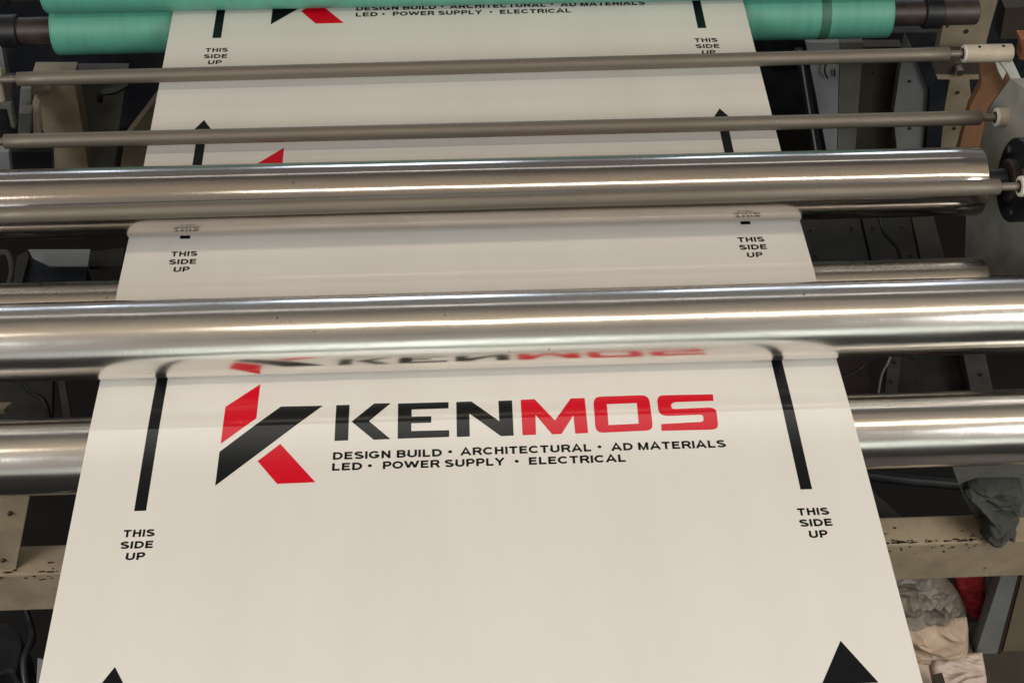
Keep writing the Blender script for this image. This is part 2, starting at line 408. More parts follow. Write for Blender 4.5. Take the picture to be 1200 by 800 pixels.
tri_up_l = wpx('THIS', 144.8, 181.2, 163, 624.6, 8.6) + wpx('SIDE', 141.5, 179.5, 160.5, 638.2, 8.6) + wpx('UP', 147.5, 169.5, 158.5, 651.6, 8.6)
tri_up_r = wpx('THIS', 934.3, 971, 952.6, 599.2, 8.6) + wpx('SIDE', 937, 975, 956, 612.2, 8.6) + wpx('UP', 948, 969.4, 958.8, 625.6, 8.6)
TL = {-1: 'bottom edge', 0: 'nearest the bottom', 1: 'between the two top rollers', 2: 'beside the green rollers'}
for n in (-1, 0, 1, 2):
    if n >= 0:
        print_mark('emblem', shift(tri_emb, n), M_BLACK, mats=[M_RED])
        print_mark('wordmark', shift(tri_word, n), M_BLACK, mats=[M_RED])
        print_mark('tagline', shift(tri_tag, n), M_BLACK)
        print_mark('orientation_text', shift(tri_up_l, n), M_BLACK)
        print_mark('orientation_text', shift(tri_up_r, n), M_BLACK)
    print_mark('printed_arrow', shift(bar(-1), n), M_BLACK)
    print_mark('printed_arrow', shift(bar(1), n), M_BLACK)

# ---------------------------------------------------------------- rollers
def roller(name, y, z, r, x0, x1, label, m, group=None, sr=.022, sm=None, sx0=None, sx1=None, cat='roller'):
    t = thing(name, label, cat, (0, y, z), group)
    bm = bmesh.new()
    n = 40
    prof = [(x0, r - .004), (x0 + .0012, r - .0012), (x0 + .004, r)] + [(x0 + (x1 - x0) * k / n, r) for k in range(1, n)] + [(x1 - .004, r), (x1 - .0012, r - .0012), (x1, r - .004)]
    lathe(bm, prof, 'X', 256)
    o = obj('roller_shell', bm, m, t); shade(o, 50)
    for a, b in ((sx0 if sx0 else x0 - .1, x0 + .001), (x1 - .001, sx1 if sx1 else x1 + .1)):
        bm = bmesh.new(); cyl(bm, min(a, b), max(a, b), sr, seg=48); shade(obj('shaft', bm, sm or M_BLK, t))
    return t
XR2 = at(1157.5, 205, 'Z', .05).x - .027
XR25 = at(1157, 315, 'Z', -.03).x - .012
roller('steel_roller', R2[0], R2[1], R2[2], -1.15, XR2, 'farthest big polished steel roller, crossed by the third thin rod', M_CHROME3, 'big polished steel rollers', sx1=XR2 + .05)
roller('steel_roller', R3[0], R3[1], R3[2], -1.1, 1.08, 'shiny big steel roller pressing on the film just above the large logo, mirroring its letters', M_CHROME, 'big polished steel rollers')
roller('steel_roller', R4[0], R4[1], R4[2], -1.1, 1.08, 'nearest big steel roller, passing underneath the film beside the large logo', M_CHROME, 'big polished steel rollers')
roller('support_roller', R25[0], R25[1], R25[2], -1.1, XR25, 'slim dull steel roller under the film, tucked behind the middle big roller', M_CHROME2, sr=.016)
roller('support_roller', RS[0], RS[1], RS[2], -.61, .61, 'small support roller hidden under the film behind the farthest steel roller', M_CHROME2, sr=.012) if False else None

GY, GR = 1.315, .054
M_GBAND = mat('grimy_green_band', (.04, .13, .09), .5, dirt=(.06, .2, .14), dscale=12, damt=.9)
def green(z, x0, x1, label, sh0, sh1, dirty=None):
    t = thing('rubber_roller', label, 'roller', (0, GY, z), 'green rubber nip rollers')
    bm = bmesh.new(); n = 40
    prof = [(x0 + .004, GR)] + [(x0 + (x1 - x0) * k / n, GR) for k in range(1, n)] + [(x1 - .004, GR)]
    lathe(bm, prof, 'X', 160); shade(obj('rubber_sleeve', bm, M_GREEN, t), 50)
    for a, b in ((x0, x0 + .0038), (x1 - .0038, x1)):
        bm = bmesh.new(); cyl(bm, a, b, GR - .0006, seg=120); shade(obj('sleeve_rim', bm, M_GREEN2, t))
    for a, b in ((sh0, x0 + .001), (x1 - .001, sh1)):
        bm = bmesh.new(); cyl(bm, a, b, .029, seg=64); shade(obj('shaft', bm, M_DARK, t))
        e = b if a == sh0 else a; s = -1 if a == sh0 else 1
        bm = bmesh.new(); cc = e + s * .10; cyl(bm, cc - .02, cc + .02, .036, seg=64); shade(obj('shaft_collar', bm, M_BLK, t))
    if dirty:
        bm = bmesh.new(); cyl(bm, dirty - .011, dirty + .011, GR + .0004, seg=160, ch=.0002); shade(obj('dirty_band', bm, M_GBAND, t))
    return t
gl = at(59, 30, 'Z', -GR + .03).x; gr_ = at(1046, 15, 'Z', -GR + .02).x
green(-GR - .0002, gl, gr_, 'lower green rubber roller, its ends showing beside the film', gl - .30, gr_ + .2, at(966, 15, 'Z', -GR + .02).x)
gl2 = at(52, 8, 'Z', GR * .6).x
green(GR + .0012, gl2, gr_ + .02, 'upper green rubber roller lying across the top of the film', gl2 - .2, gr_ + .2)

# ---------------------------------------------------------------- thin guide rods
def rod(zc, xl, yl, xr, yr, r, label, pinl, pinr, name='guide_rod'):
    a = at(xl, yl, 'Z', zc); b = at(xr, yr, 'Z', zc)
    ym = (a.y + b.y) / 2
    t = thing(name, label, 'rod', (0, ym, zc), 'thin steel guide rods')
    x0, x1 = a.x, b.x
    bm = bmesh.new(); n = 30
    prof = [(x0, r - .0015), (x0 + .0015, r)] + [(x0 + (x1 - x0) * k / n, r) for k in range(1, n)] + [(x1 - .0015, r), (x1, r - .0015)]
    lathe(bm, prof, 'X', 96); shade(obj('rod_bar', bm, M_ROD, t), 50)
    bm = bmesh.new(); cyl(bm, x0 - pinl, x0 + .001, r * .5, seg=40, ch=.0008); shade(obj('end_pin', bm, M_ROD, t))
    bm = bmesh.new(); cyl(bm, x1 - .001, x1 + pinr, r * .5, seg=40, ch=.0008); shade(obj('end_pin', bm, M_ROD, t))
    t.rotation_euler.z = math.atan2(b.y - a.y, b.x - a.x); t.location = (0, a.y - a.x * math.tan(t.rotation_euler.z), zc)
    return t, b.y, x1
RZ = .04; ZR3 = .144
r1, y1, x1 = rod(RZ, 20, 93, 1112, 63.5, .0143, 'farthest thin steel rod, nearest the green rollers', .05, .04)
r2, y2, x2 = rod(RZ, 5, 166, 1149, 138, .0143, 'middle thin steel rod, crossing the film below the two small arrow heads', .05, .04)
r3, y3, x3 = rod(ZR3, -8, 252, 1171, 219, .0138, 'thin steel rod lying in front of the farthest big steel roller', .05, .05)
def holder(xa, xb, y, z, r, label, pin, holes):
    a = at(xa, 0, 'Y', y); 
    x0 = CAM.x + 0; 
    d = None
    # where the photo column xa crosses the rod's own axis
    lo, hi = 0, 2
    for _ in range(50):
        m_ = (lo + hi) / 2; v = ROT.transposed() @ (Vector((m_, y, z)) - CAM); px = 600 + FPX * v.x / -v.z
        if px < xa: lo = m_
        else: hi = m_
    x0 = lo; x1_ = x0 + xb
    t = thing('rod_holder', label, 'holder', (x0, y, z), 'round cream rod holders on the right')
    bm = bmesh.new(); lathe(bm, [(.004, r), (xb - .002, r), (xb, r - .002)], 'X', 64); shade(obj('holder_body', bm, M_HOLD, t))
    bm = bmesh.new(); lathe(bm, [(0, r - .003), (.001, r - .0005), (.0045, r - .0002)], 'X', 64); shade(obj('holder_rim', bm, M_HOLDE, t))
    bm = bmesh.new(); lathe(bm, [(-.0012, r * .62), (.0005, r * .62)], 'X', 48); obj('bore', bm, M_HOLE, t)
    for hx, ha in holes:
        bm = bmesh.new()
        lathe(bm, [(r - .003, .0032), (r + .0006, .0032)], 'Z', 20)
        bmesh.ops.rotate(bm, verts=bm.verts[:], cent=(0, 0, 0), matrix=Matrix.Rotation(ha, 3, 'X'))
        bmesh.ops.translate(bm, verts=bm.verts[:], vec=(hx, 0, 0)); obj('set_screw', bm, M_HOLE, t)
    return t
holder(1128, .102, y1, RZ, .0185, 'round cream holder at the right end of the farthest thin rod', 0, [(.03, .15), (.08, .1)])
holder(1166, .16, y2, RZ, .0185, 'round cream holder with one screw hole at the right end of the middle thin rod', 0, [(.028, .95)])
holder(1194, .10, y3, ZR3, .0185, 'round holder at the right end of the rod crossing the farthest steel roller', 0, [])

# ---------------------------------------------------------------- floor
def structure(o): o['kind'] = 'structure'; return o
bm = bmesh.new(); box(bm, (-6, -5, -1.1), (6, 8, -.98), 0); structure(obj('floor', bm, M_FLOOR))

# ---------------------------------------------------------------- right-hand side frame and what hangs on it
XF = XR2 + .115
fr = thing('roller_stand', 'tall grey steel side frame carrying the right ends of the rollers', 'machine frame', (XF, 1.0, -.98))
def child(o, t):
    o.parent = t; o.matrix_parent_inverse = Matrix.Translation(-t.location); return o
P = [(1184, 92), (1205, 106), (1290, 240), (1290, 420), (1128, 405), (1132, 250), (1146, 180), (1158, 128)]
child(plate('frame_plate', P, 'X', XF, .03, M_FRAME), fr)
# dark bearing block with a ring where the farthest roller's shaft goes in
hb = thing('bearing_block', 'black cast bearing block at the right end of the farthest steel roller', 'bearing', (XF, R2[0], R2[1]))
bx = XR2 + .064
bm = bmesh.new()
prism(bm, [Vector((bx, R2[0] + .072 * math.cos(a) , R2[1] + .072 * math.sin(a) * 1.15)) for a in [2 * PI * k / 28 for k in range(28)]], (.05, 0, 0), .003)
child(obj('block_body', bm, M_BLK), hb)
bm = bmesh.new(); lathe(bm, [(bx - .012, .036), (bx - .009, .04), (bx + .01, .04)], 'X', 64, (0, R2[0], R2[1])); child(shade(obj('bearing_ring', bm, M_DARK)), hb)
for a in (.6, 2.2, 3.9, 5.4):
    child(bolt(None, Vector((bx, R2[0] + .056 * math.cos(a), R2[1] + .06 * math.sin(a))), 'X', .008, .006, M_DARK), hb)

def simple(name, label, cat, poly, ax, val, thick, m, group=None, bev=.0015, pname=None):
    o = plate(name, poly, ax, val, thick, m, None, bev)
    # move the origin onto the piece so that it can be picked up
    me = o.data; c = sum((v.co for v in me.vertices), Vector()) / len(me.vertices); me.transform(Matrix.Translation(-c)); o.location = c
    return tag(o, label, cat, group)

simple('wood_board', 'orange brown board standing beside the white bracket at the upper right', 'board',
       [(1148, 60), (1164, 60), (1184, 92), (1158, 127), (1146, 182), (1122, 182), (1137, 125), (1150, 100)], 'Y', 1.12, .02, M_RUST)
wb = thing('angle_bracket', 'white enamelled angle bracket between the two upper rod holders', 'bracket', tuple(at(1180, 95, 'Y', 1.08)))
child(plate('bracket_arm', [(1166, 66), (1184, 66), (1204, 108), (1204, 124), (1196, 116), (1180, 84)], 'Y', 1.08, .012, M_WHITE), wb)
child(plate('bracket_web', [(1164, 66), (1180, 84), (1175, 94), (1170, 84)], 'Y', 1.083, .006, M_WHITE), wb)
tp = thing('holed_plate', 'tan painted steel plate with bolt holes above the farthest rod holder', 'plate', tuple(at(1130, 40, 'Y', 1.45)))
child(plate('plate_body', [(1120, -20), (1175, -20), (1157, 45), (1150, 78), (1096, 78), (1104, 35)], 'Y', 1.45, .03, M_TAN), tp)
for x, y, r in ((1141, 6, 3.2), (1132, 37, 3.5), (1110, 31, 2.0), (1133, 19, 1.6), (1119, 62, 2.2)):
    p = at(x, y, 'Y', 1.45); bm = bmesh.new(); lathe(bm, [(1.4485, r * .0018), (1.451, r * .0018)], 'Y', 20, (p.x, 0, p.z)); child(obj('bolt_hole', bm, M_HOLE), tp)
cb = thing('clamp_bracket', 'dark brown clamp with a pale lower lip beneath the tan holed plate', 'clamp', tuple(at(1120, 80, 'Y', 1.36)))
child(plate('clamp_body', [(1090, 70), (1150, 70), (1149, 90), (1099, 90)], 'Y', 1.36, .05, M_BROWN), cb)
child(plate('clamp_lip', [(1098, 90.5), (1149, 90.5), (1149, 93.5), (1099, 93.5)], 'Y', 1.35, .06, M_TAN), cb)
p = at(1123, 80, 'Y', 1.357); bm = bmesh.new(); lathe(bm, [(1.338, .009), (1.342, .011), (1.358, .011)], 'Y', 24, (p.x, 0, p.z)); child(shade(obj('clamp_screw', bm, M_CHROME2)), cb)
simple('steel_post', 'worn khaki post between the dark slab and the orange brown board', 'post', [(1113, 94), (1136, 94), (1140, 130), (1136, 200), (1098, 200), (1106, 130)], 'Y', 1.62, .05, M_CREAM)
simple('steel_post', 'short khaki block in the top right corner', 'post', [(1178, 10), (1206, 8), (1206, 46), (1172, 46)], 'Y', 1.6, .05, M_BROWN)
simple('dark_slab', 'dark blue steel slab between the pointed grey plate and the khaki post', 'plate', [(1075, 70), (1110, 70), (1108, 120), (1100, 200), (1084, 200), (1090, 108)], 'Y', 1.58, .04, M_NAVY)
simple('pointed_plate', 'pointed blue grey steel plate right of the film, tip upward', 'plate', [(1063, 45), (1076, 74), (1089, 106), (1084, 150), (1078, 205), (1054, 205), (1047, 135), (1055, 80)], 'Y', 1.60, .03, M_BGREY)
simple('brown_door', 'dark brown upright panel left of the pointed grey plate', 'panel', [(1010, 55), (1057, 55), (1050, 110), (1040, 205), (997, 205), (1006, 110)], 'Y', 1.66, .03, M_BROWN)
sh = thing('sheet_metal_cover', 'light grey sheet metal cover with a small black hook, upper right of the film', 'cover', tuple(at(985, 120, 'Y', 1.62)))
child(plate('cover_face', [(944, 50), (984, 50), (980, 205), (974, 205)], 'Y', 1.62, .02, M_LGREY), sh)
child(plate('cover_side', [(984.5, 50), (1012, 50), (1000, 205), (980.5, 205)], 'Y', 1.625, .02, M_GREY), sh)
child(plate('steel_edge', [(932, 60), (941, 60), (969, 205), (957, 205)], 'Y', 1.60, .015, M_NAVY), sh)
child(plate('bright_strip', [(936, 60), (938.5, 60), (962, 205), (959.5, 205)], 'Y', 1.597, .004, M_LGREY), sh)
bm = bmesh.new(); tube(bm, curve_pts([at(972, 66, 'Y', 1.61), at(967, 78, 'Y', 1.605), at(967, 86, 'Y', 1.605), at(970, 92, 'Y', 1.61)], 8), .0022, 10); child(shade(obj('hook', bm, M_CABLE)), sh)
bm = bmesh.new(); tube(bm, [at(978, 82, 'Y', 1.61), at(978, 90, 'Y', 1.612)], .0022, 10); child(shade(obj('hook', bm, M_CABLE)), sh)
simple('copper_fitting', 'small copper coloured pipe fitting at the right edge beside the farthest rod holder', 'fitting', [(1196, 46), (1210, 46), (1210, 72), (1195, 70), (1198, 58)], 'Y', y1, .03, M_COPPER)
# back wall of the machine, dark
simple('back_panel', 'dark blue back panel of the machine behind the film', 'panel', [(-60, -60), (1260, -60), (1260, 330), (-60, 330)], 'Y', 2.1, .03, M_NAVY)
simple('hanging_shroud', 'dark blackish shroud under the right end of the green rollers', 'shroud', [(893, 42), (1100, 38), (1096, 68), (1000, 74), (905, 84)], 'Y', 1.75, .03, M_BLK)

# ---------------------------------------------------------------- left-hand side
lp = thing('cream_post', 'broad worn cream post at the upper left, left of the grey post', 'post', tuple(at(70, 150, 'Y', 1.3)))
child(plate('post_body', [(36, 92), (86, 92), (98, 158), (106, 215), (66, 215), (52, 160)], 'Y', 1.3, .06, M_TAN), lp)
child(plate('post_cap', [(28, 100), (60, 100), (58, 106), (40, 112)], 'Y', 1.28, .03, M_CREAM), lp)
gp = thing('grey_post', 'dull grey post with a black lever, right of the broad cream post', 'post', tuple(at(110, 150, 'Y', 1.38)))
child(plate('post_body', [(87, 90), (148, 90), (138, 158), (131, 215), (104, 215), (98, 158)], 'Y', 1.38, .05, M_GREY), gp)
bm = bmesh.new(); tube(bm, curve_pts([at(117, 118, 'Y', 1.33), at(119, 110, 'Y', 1.32), at(135, 107, 'Y', 1.32), at(150, 99, 'Y', 1.33)], 8), .007, 12); child(shade(obj('lever', bm, M_CABLE)), gp)
simple('timber_wedge', 'brown triangular wedge just left of the film between the two upper rods', 'wedge', [(146, 165), (182, 118), (186, 118), (176, 175), (168, 205), (140, 205)], 'Y', 1.5, .04, M_TAN)
cl = thing('valve_block', 'small dark blue valve block with a pale cap at the upper left corner', 'valve', tuple(at(30, 145, 'Y', 1.2)))
child(plate('valve_body', [(22, 133), (36, 133), (35, 158), (21, 158)], 'Y', 1.2, .03, M_BGREY), cl)
child(plate('valve_cap', [(38, 120), (44, 128), (48, 158), (39, 158)], 'Y', 1.22, .03, M_HOLD), cl)
child(plate('valve_arm', [(24, 104), (36, 104), (37, 132), (22, 132)], 'Y', 1.24, .03, M_BGREY), cl)
sb = thing('slotted_bracket', 'dark slotted bracket with worn edges at the far left edge above the middle rod', 'bracket', tuple(at(5, 140, 'Y', 1.1)))
child(plate('bracket_plate', [(-30, 96), (14, 96), (12, 122), (-30, 122)], 'Y', 1.1, .03, M_BROWN), sb)
child(plate('bracket_rail', [(-30, 122.5), (12, 122.5), (18, 150), (13, 150), (8, 128), (-30, 128)], 'Y', 1.09, .02, M_GREY), sb)
child(plate('bracket_foot', [(-30, 129), (7, 129), (13, 160), (-30, 165)], 'Y', 1.11, .02, M_BLK), sb)
rc = thing('rod_clamp', 'corroded brass clamp gripping the left end of the farthest thin rod', 'clamp', (at(0, 93, 'Z', RZ).x, y1, RZ))
bm = bmesh.new(); p = at(1, 93, 'Z', RZ); cyl(bm, p.x - .05, p.x + .002, .014, c=(0, y1, RZ), seg=32); child(shade(obj('clamp_sleeve', bm, M_CREAM)), rc)
bm = bmesh.new(); tube(bm, [(p.x - .01, y1 - .01, RZ - .012), (p.x - .012, y1 - .02, RZ - .05)], .008, 14); child(shade(obj('clamp_foot', bm, M_TAN)), rc)
fl = thing('roller_stand', 'pale steel side frame at the far left edge, beside the roller ends', 'machine frame', (at(-20, 180, 'Y', 1.0).x, 1.0, -.98))
child(plate('frame_plate', [(-60, 55), (2, 55), (8, 92), (-4, 180), (14, 215), (-60, 240)], 'Y', 1.55, .03, M_LGREY), fl)
child(plate('frame_rib', [(-60, 178), (10, 178), (14, 215), (-60, 215)], 'Y', 1.0, .02, M_LGREY), fl)
simple('ink_tray', 'dark tray between the left frame and the broad cream post, below the middle rod', 'tray', [(12, 178), (60, 178), (62, 215), (20, 215)], 'Y', 1.15, .03, M_GLASS)

# between the farthest roller and the slim roller
bx1 = thing('open_box', 'open dark box with a pale grey lid, left of the film behind the slim roller', 'box', tuple(at(70, 310, 'Z', -.45)))
child(plate('box_lid', [(33, 292), (106, 292), (103, 310.5), (58, 310.5), (38, 301)], 'Z', -.30, .006, M_LGREY), bx1)
child(plate('box_body', [(36, 300), (59, 312), (102, 312), (98, 345), (24, 345)], 'Z', -.34, .25, M_NAVY), bx1)
child(plate('box_flap', [(104, 295), (146, 290), (142, 312), (104, 312)], 'Z', -.36, .01, M_DGREY), bx1)
child(plate('box_side', [(20, 300), (31, 294), (34, 300), (22, 345), (12, 345)], 'Z', -.33, .02, M_DGREY), bx1)
for i, (pl, m_, lb) in enumerate([([(935, 255), (1007, 255), (1022, 320), (940, 320)], M_DGREY, 'dark cover plate touching the right edge of the film, below the farthest roller'),
                               ([(1010, 255), (1066, 253), (1080, 320), (1025, 320)], M_DGREY, 'dark cover plate, middle of the three under the right end of the farthest roller'),
                               ([(1068, 253), (1094, 253), (1112, 320), (1083, 320)], M_STRUT, 'narrow ribbed dark plate, rightmost beneath the farthest roller')]):
    simple('cover_plate', lb, 'plate', pl, 'Z', -.30 - .01 * i, .02, m_, 'dark cover plates beneath the farthest roller')

# between the middle and the nearest roller
simple('maroon_box', 'maroon box in the gap right of the film, between the two nearest big rollers', 'box', [(975, 418), (1017, 416), (1020, 470), (985, 470)], 'Z', -.42, .2, M_MAROON)
simple('frame_strut', 'grey slanting strut just right of the maroon box', 'strut', [(1042, 408), (1057, 408), (1051, 470), (1036, 470)], 'Z', -.36, .03, M_STRUT)
simple('frame_strut', 'grey slanting strut near the right edge in the gap between the two nearest rollers', 'strut', [(1126, 400), (1151, 400), (1167, 470), (1140, 470)], 'Z', -.36, .03, M_STRUT)
simple('inner_panel', 'dark panel between the two grey slanting struts', 'panel', [(1054, 405), (1132, 405), (1142, 470), (1052, 470)], 'Z', -.40, .02, M_DGREY)
bm = bmesh.new(); tube(bm, curve_pts([at(1048, 405, 'Z', -.30), at(1041, 424, 'Z', -.30), at(1033, 440, 'Z', -.30), at(1028, 470, 'Z', -.33)], 8), .0022, 10)
tag(shade(obj('cable', bm, M_WCABLE)), 'thin pale grey cable curving down beside the left grey strut', 'cable')
bm = bmesh.new(); tube(bm, curve_pts([at(1022, 418, 'Z', -.28), at(1012, 428, 'Z', -.28), at(998, 438, 'Z', -.29), at(970, 448, 'Z', -.3)], 8), .0035, 10)
tag(shade(obj('cable', bm, M_CABLE)), 'black cable crossing in front of the maroon box', 'cable')
simple('inner_panel', 'dark grey panel at the left edge in the gap between the two nearest rollers', 'panel', [(-20, 445), (62, 440), (60, 510), (-20, 515)], 'Z', -.38, .02, M_DGREY)
simple('loose_offcut', 'small pale offcut poking in at the left edge between the two nearest rollers', 'offcut', [(-20, 471), (14, 471), (4, 480), (-20, 484)], 'Z', -.30, .012, M_CREAM)
simple('frame_strut', 'thin dark strut left of the film in the gap between the two nearest rollers', 'strut', [(67, 440), (75, 440), (86, 505), (76, 505)], 'Z', -.34, .02, M_STRUT)

# ---------------------------------------------------------------- front cross beam, its plates and rags
ZB = -.34
def beam_part(x0, x1, yfar, ynear, h, name, parent):
    bm = bmesh.new(); box(bm, (x0, ynear, ZB - h), (x1, yfar, ZB), .004); return child(obj(name, bm, M_BEAM), parent)
pa = at(1100, 602, 'Z', ZB); pb = at(1100, 633, 'Z', ZB); pc = at(1100, 674, 'Y', pb.y)
la = at(40, 641, 'Z', ZB); lb_ = at(40, 677, 'Z', ZB); lc = at(40, 718, 'Y', lb_.y)
yf, yn_, hh = (pa.y + la.y) / 2, (pb.y + lb_.y) / 2, (ZB - pc.z + ZB - lc.z) / 2
bmn = thing('cross_beam', 'chipped cream painted steel beam running crosswise under the film', 'beam', (0, (yf + yn_) / 2, ZB))
beam_part(-1.15, 1.2, yf, yn_, hh, 'beam_body', bmn)
print('beam', yf, yn_, hh, pa, la)
# flakes of lost paint along its front edge
rr = random.Random(3)
bm = bmesh.new()
for i in range(170):
    side = rr.random() < .62
    x = rr.uniform(.50, .95) if side else rr.uniform(-1.0, -.55)
    w = rr.uniform(.001, .009) ; h = rr.uniform(.0008, .0028)
    n = 8; z = ZB + .0006
    y = yn_ + .004 + abs(rr.gauss(0, .003)) * (1 if rr.random() < .75 else 7)
    bm.faces.new([bm.verts.new((x + w * math.cos(a) * rr.uniform(.6, 1.2), y + h * math.sin(a) * rr.uniform(.6, 1.2), z)) for a in [2 * PI * k / n for k in range(n)]])
for i in range(60):
    x = rr.uniform(.50, .95) if rr.random() < .6 else rr.uniform(-1.0, -.55)
    w = rr.uniform(.001, .005); h = rr.uniform(.001, .003); n = 7; z = ZB - .004 - abs(rr.gauss(0, .012))
    if z < ZB - hh + .008: continue
    bm.faces.new([bm.verts.new((x + w * math.cos(a) * rr.uniform(.6, 1.2), yn_ - .0006, z + h * math.sin(a))) for a in [2 * PI * k / n for k in range(n)]])
child(obj('paint_chips', bm, M_HOLE), bmn)
# plate standing on the beam at the left, under the nearest roller
simple('corner_plate', 'cream plate standing on the left end of the beam, under the nearest roller', 'plate', [(-20, 572), (37, 570), (18, 670), (-20, 674)], 'Y', yn_ + .012, .02, M_BEAM)
simple('corner_plate', 'thin cream plate standing on the right end of the beam, behind the grey rag', 'plate', [(1110, 530), (1210, 526), (1210, 606), (1186, 610), (1146, 612), (1129, 583)], 'Y', yf - .01, .012, M_GREY)
simple('inner_panel', 'small slanted grey panel right of the film, just behind the beam', 'panel', [(1015, 565), (1028, 580), (1056, 604), (1030, 620), (1010, 600)], 'Z', -.6, .02, M_STRUT)
simple('gear_cover', 'dark scuffed cover below the left end of the beam', 'cover', [(-20, 728), (8, 730), (22, 740), (26, 752), (22, 775), (18, 790), (10, 786), (-20, 800)], 'Z', -.62, .1, M_GLASS, bev=.006)
simple('gear_cover', 'small dark scuffed block just under the beam at the left', 'cover', [(22, 718), (32, 718), (30, 734), (26, 730)], 'Z', -.6, .05, M_GLASS)
simple('gear_cover', 'low dark lump at the bottom left corner', 'cover', [(-20, 784), (10, 778), (40, 784), (44, 830), (-20, 830)], 'Z', -.72, .1, M_GLASS, bev=.006)
simple('lamp_bracket', 'grey blue bracket just left of the film at the bottom of the photo', 'bracket', [(44, 770), (52, 772), (50, 830), (41, 830)], 'Z', -.55, .03, M_LGREY)

def inside(p, poly):
    c = False; j = len(poly) - 1
    for i in range(len(poly)):
        if (poly[i][1] > p[1]) != (poly[j][1] > p[1]) and p[0] < (poly[j][0] - poly[i][0]) * (p[1] - poly[i][1]) / (poly[j][1] - poly[i][1]) + poly[i][0]: c = not c
        j = i
    return c
def edist(p, poly):
    d = 1e9
    for i in range(len(poly)):
        a, b = Vector(poly[i - 1]), Vector(poly[i]); ab = b - a; t = max(0, min(1, (Vector(p) - a).dot(ab) / ab.dot(ab)))
        d = min(d, (Vector(p) - a - ab * t).length)
    return d
def crumple(name, label, cat, poly, ax, val, height, m, fold=9, seed=0, n=64, parent=None, edge=.03, sharp=1., off=None):
    """crumpled cloth or plastic: outline resting on a plane, body swelling out of it in folds, closed behind"""
    P3 = [at(x, y, ax, val) for x, y in poly]
    P = [(p.x, p.y) if ax == 'Z' else (p.x, p.z) for p in P3]
    xs_ = [p[0] for p in P]; ys_ = [p[1] for p in P]; x0, x1, y0, y1_ = min(xs_), max(xs_), min(ys_), max(ys_)
    st = max(x1 - x0, y1_ - y0) / n; bm = bmesh.new(); V = {}
    cx, cy = (x0 + x1) / 2, (y0 + y1_) / 2
    mk = (lambda a, b, h: (a, b, h)) if ax == 'Z' else (lambda a, b, h: (a, -h, b))
    nx, ny = int((x1 - x0) / st) + 1, int((y1_ - y0) / st) + 1
    for i in range(nx + 1):
        for j in range(ny + 1):
            x, y = x0 + i * st, y0 + j * st
            if not inside((x, y), P): continue
            e = min(1, edist((x, y), P) / edge); e = math.sqrt(max(0, 1 - (1 - e) ** 2))
            v = Vector((x * fold * .62, y * fold * 1.5, seed * 3.1)); w = noise.noise_vector(v * .7) * 1.1
            a = 1 - abs(noise.noise(v + w)) * 2.4; b = 1 - abs(noise.noise(v * 2.1 + w * 1.6)) * 2.2; c = 1 - abs(noise.noise(v * 4.7 + w * 3)) * 2
            h = height * e * (.40 + .30 * a + .20 * sharp * b + .11 * sharp * c)
            V[i, j] = bm.verts.new(mk(x - cx, y - cy, max(.0008, h)))
    for (i, j), v in list(V.items()):
        k = [(i, j), (i + 1, j), (i + 1, j + 1), (i, j + 1)]
        if all(c in V for c in k): bm.faces.new([V[c] for c in k])
    for v in [v for v in bm.verts if not v.link_faces]: bm.verts.remove(v)
    be = [e for e in bm.edges if e.is_boundary]
    r = bmesh.ops.extrude_edge_only(bm, edges=be)
    for v in r['geom']:
        if isinstance(v, bmesh.types.BMVert):
            if ax == 'Z': v.co.z = 0
            else: v.co.y = 0
    o = obj(name, bm, m, parent, True)
    md = o.modifiers.new('s', 'SUBSURF'); md.levels = 1; md.render_levels = 1
    c0 = Vector((cx, cy, val) if ax == 'Z' else (cx, val, cy))
    if parent: c0 = c0 - parent.location
    o.location = c0
    if not parent: tag(o, label, cat)
    return o
# grey rag hanging over the plate on the right end of the beam
rg = thing('rag', 'crumpled grey green rag hanging over the plate on the right end of the beam', 'rag', tuple(at(1165, 610, 'Z', ZB)))
crumple('rag_cloth', '', '', [(1127, 572), (1133, 564), (1145, 560), (1172, 559), (1196, 560), (1199, 575), (1194, 600), (1188, 610), (1176, 608), (1160, 596), (1148, 586), (1136, 580)], 'Y', yf - .012, .035, M_CLOTH, 15, 2, n=120, edge=.02, sharp=1.1, parent=rg)
crumple('rag_tail', '', '', [(1129, 574), (1137, 571), (1150, 582), (1165, 594), (1180, 604), (1189, 612), (1186, 619), (1172, 619), (1163, 624), (1147, 622), (1151, 608), (1154, 598), (1143, 589), (1133, 582)], 'Y', yf - .035, .05, M_CLOTH, 22, 6, n=110, edge=.018, parent=rg)
# shelf below, with bag, rags and paper
YB = yn_ + .07
ZS = at(1090, 766, 'Y', YB - .05).z
ys0 = at(1100, 779, 'Z', ZS).y; ys1 = at(1100, 690, 'Z', ZS).y
bm = bmesh.new(); box(bm, (.40, ys0, ZS - .03), (at(1143, 772, 'Z', ZS).x, ys1, ZS - .002), .003); tag(obj('shelf', bm, M_SHELF), 'olive painted shelf below the beam at the right, carrying the plastic bag', 'shelf')
bg = thing('plastic_bag', 'dusty clear plastic bag bulging with peach wrapping, on the shelf under the beam', 'bag', (at(1085, 760, 'Y', YB).x, YB, ZS))
crumple('bag_top', '', '', [(1030, 655), (1085, 655), (1106, 672), (1122, 690), (1132, 708), (1133, 730), (1126, 738), (1080, 734), (1035, 736)], 'Y', YB, .055, M_BAG, 13, 17, n=130, parent=bg, edge=.05)
crumple('wrapping', '', '', [(1035, 726), (1066, 726), (1095, 726), (1133, 722), (1134, 742), (1129, 754), (1112, 762), (1095, 767), (1060, 770), (1040, 770)], 'Y', YB - .03, .06, M_BAGC, 13, 9, n=130, parent=bg, edge=.035)
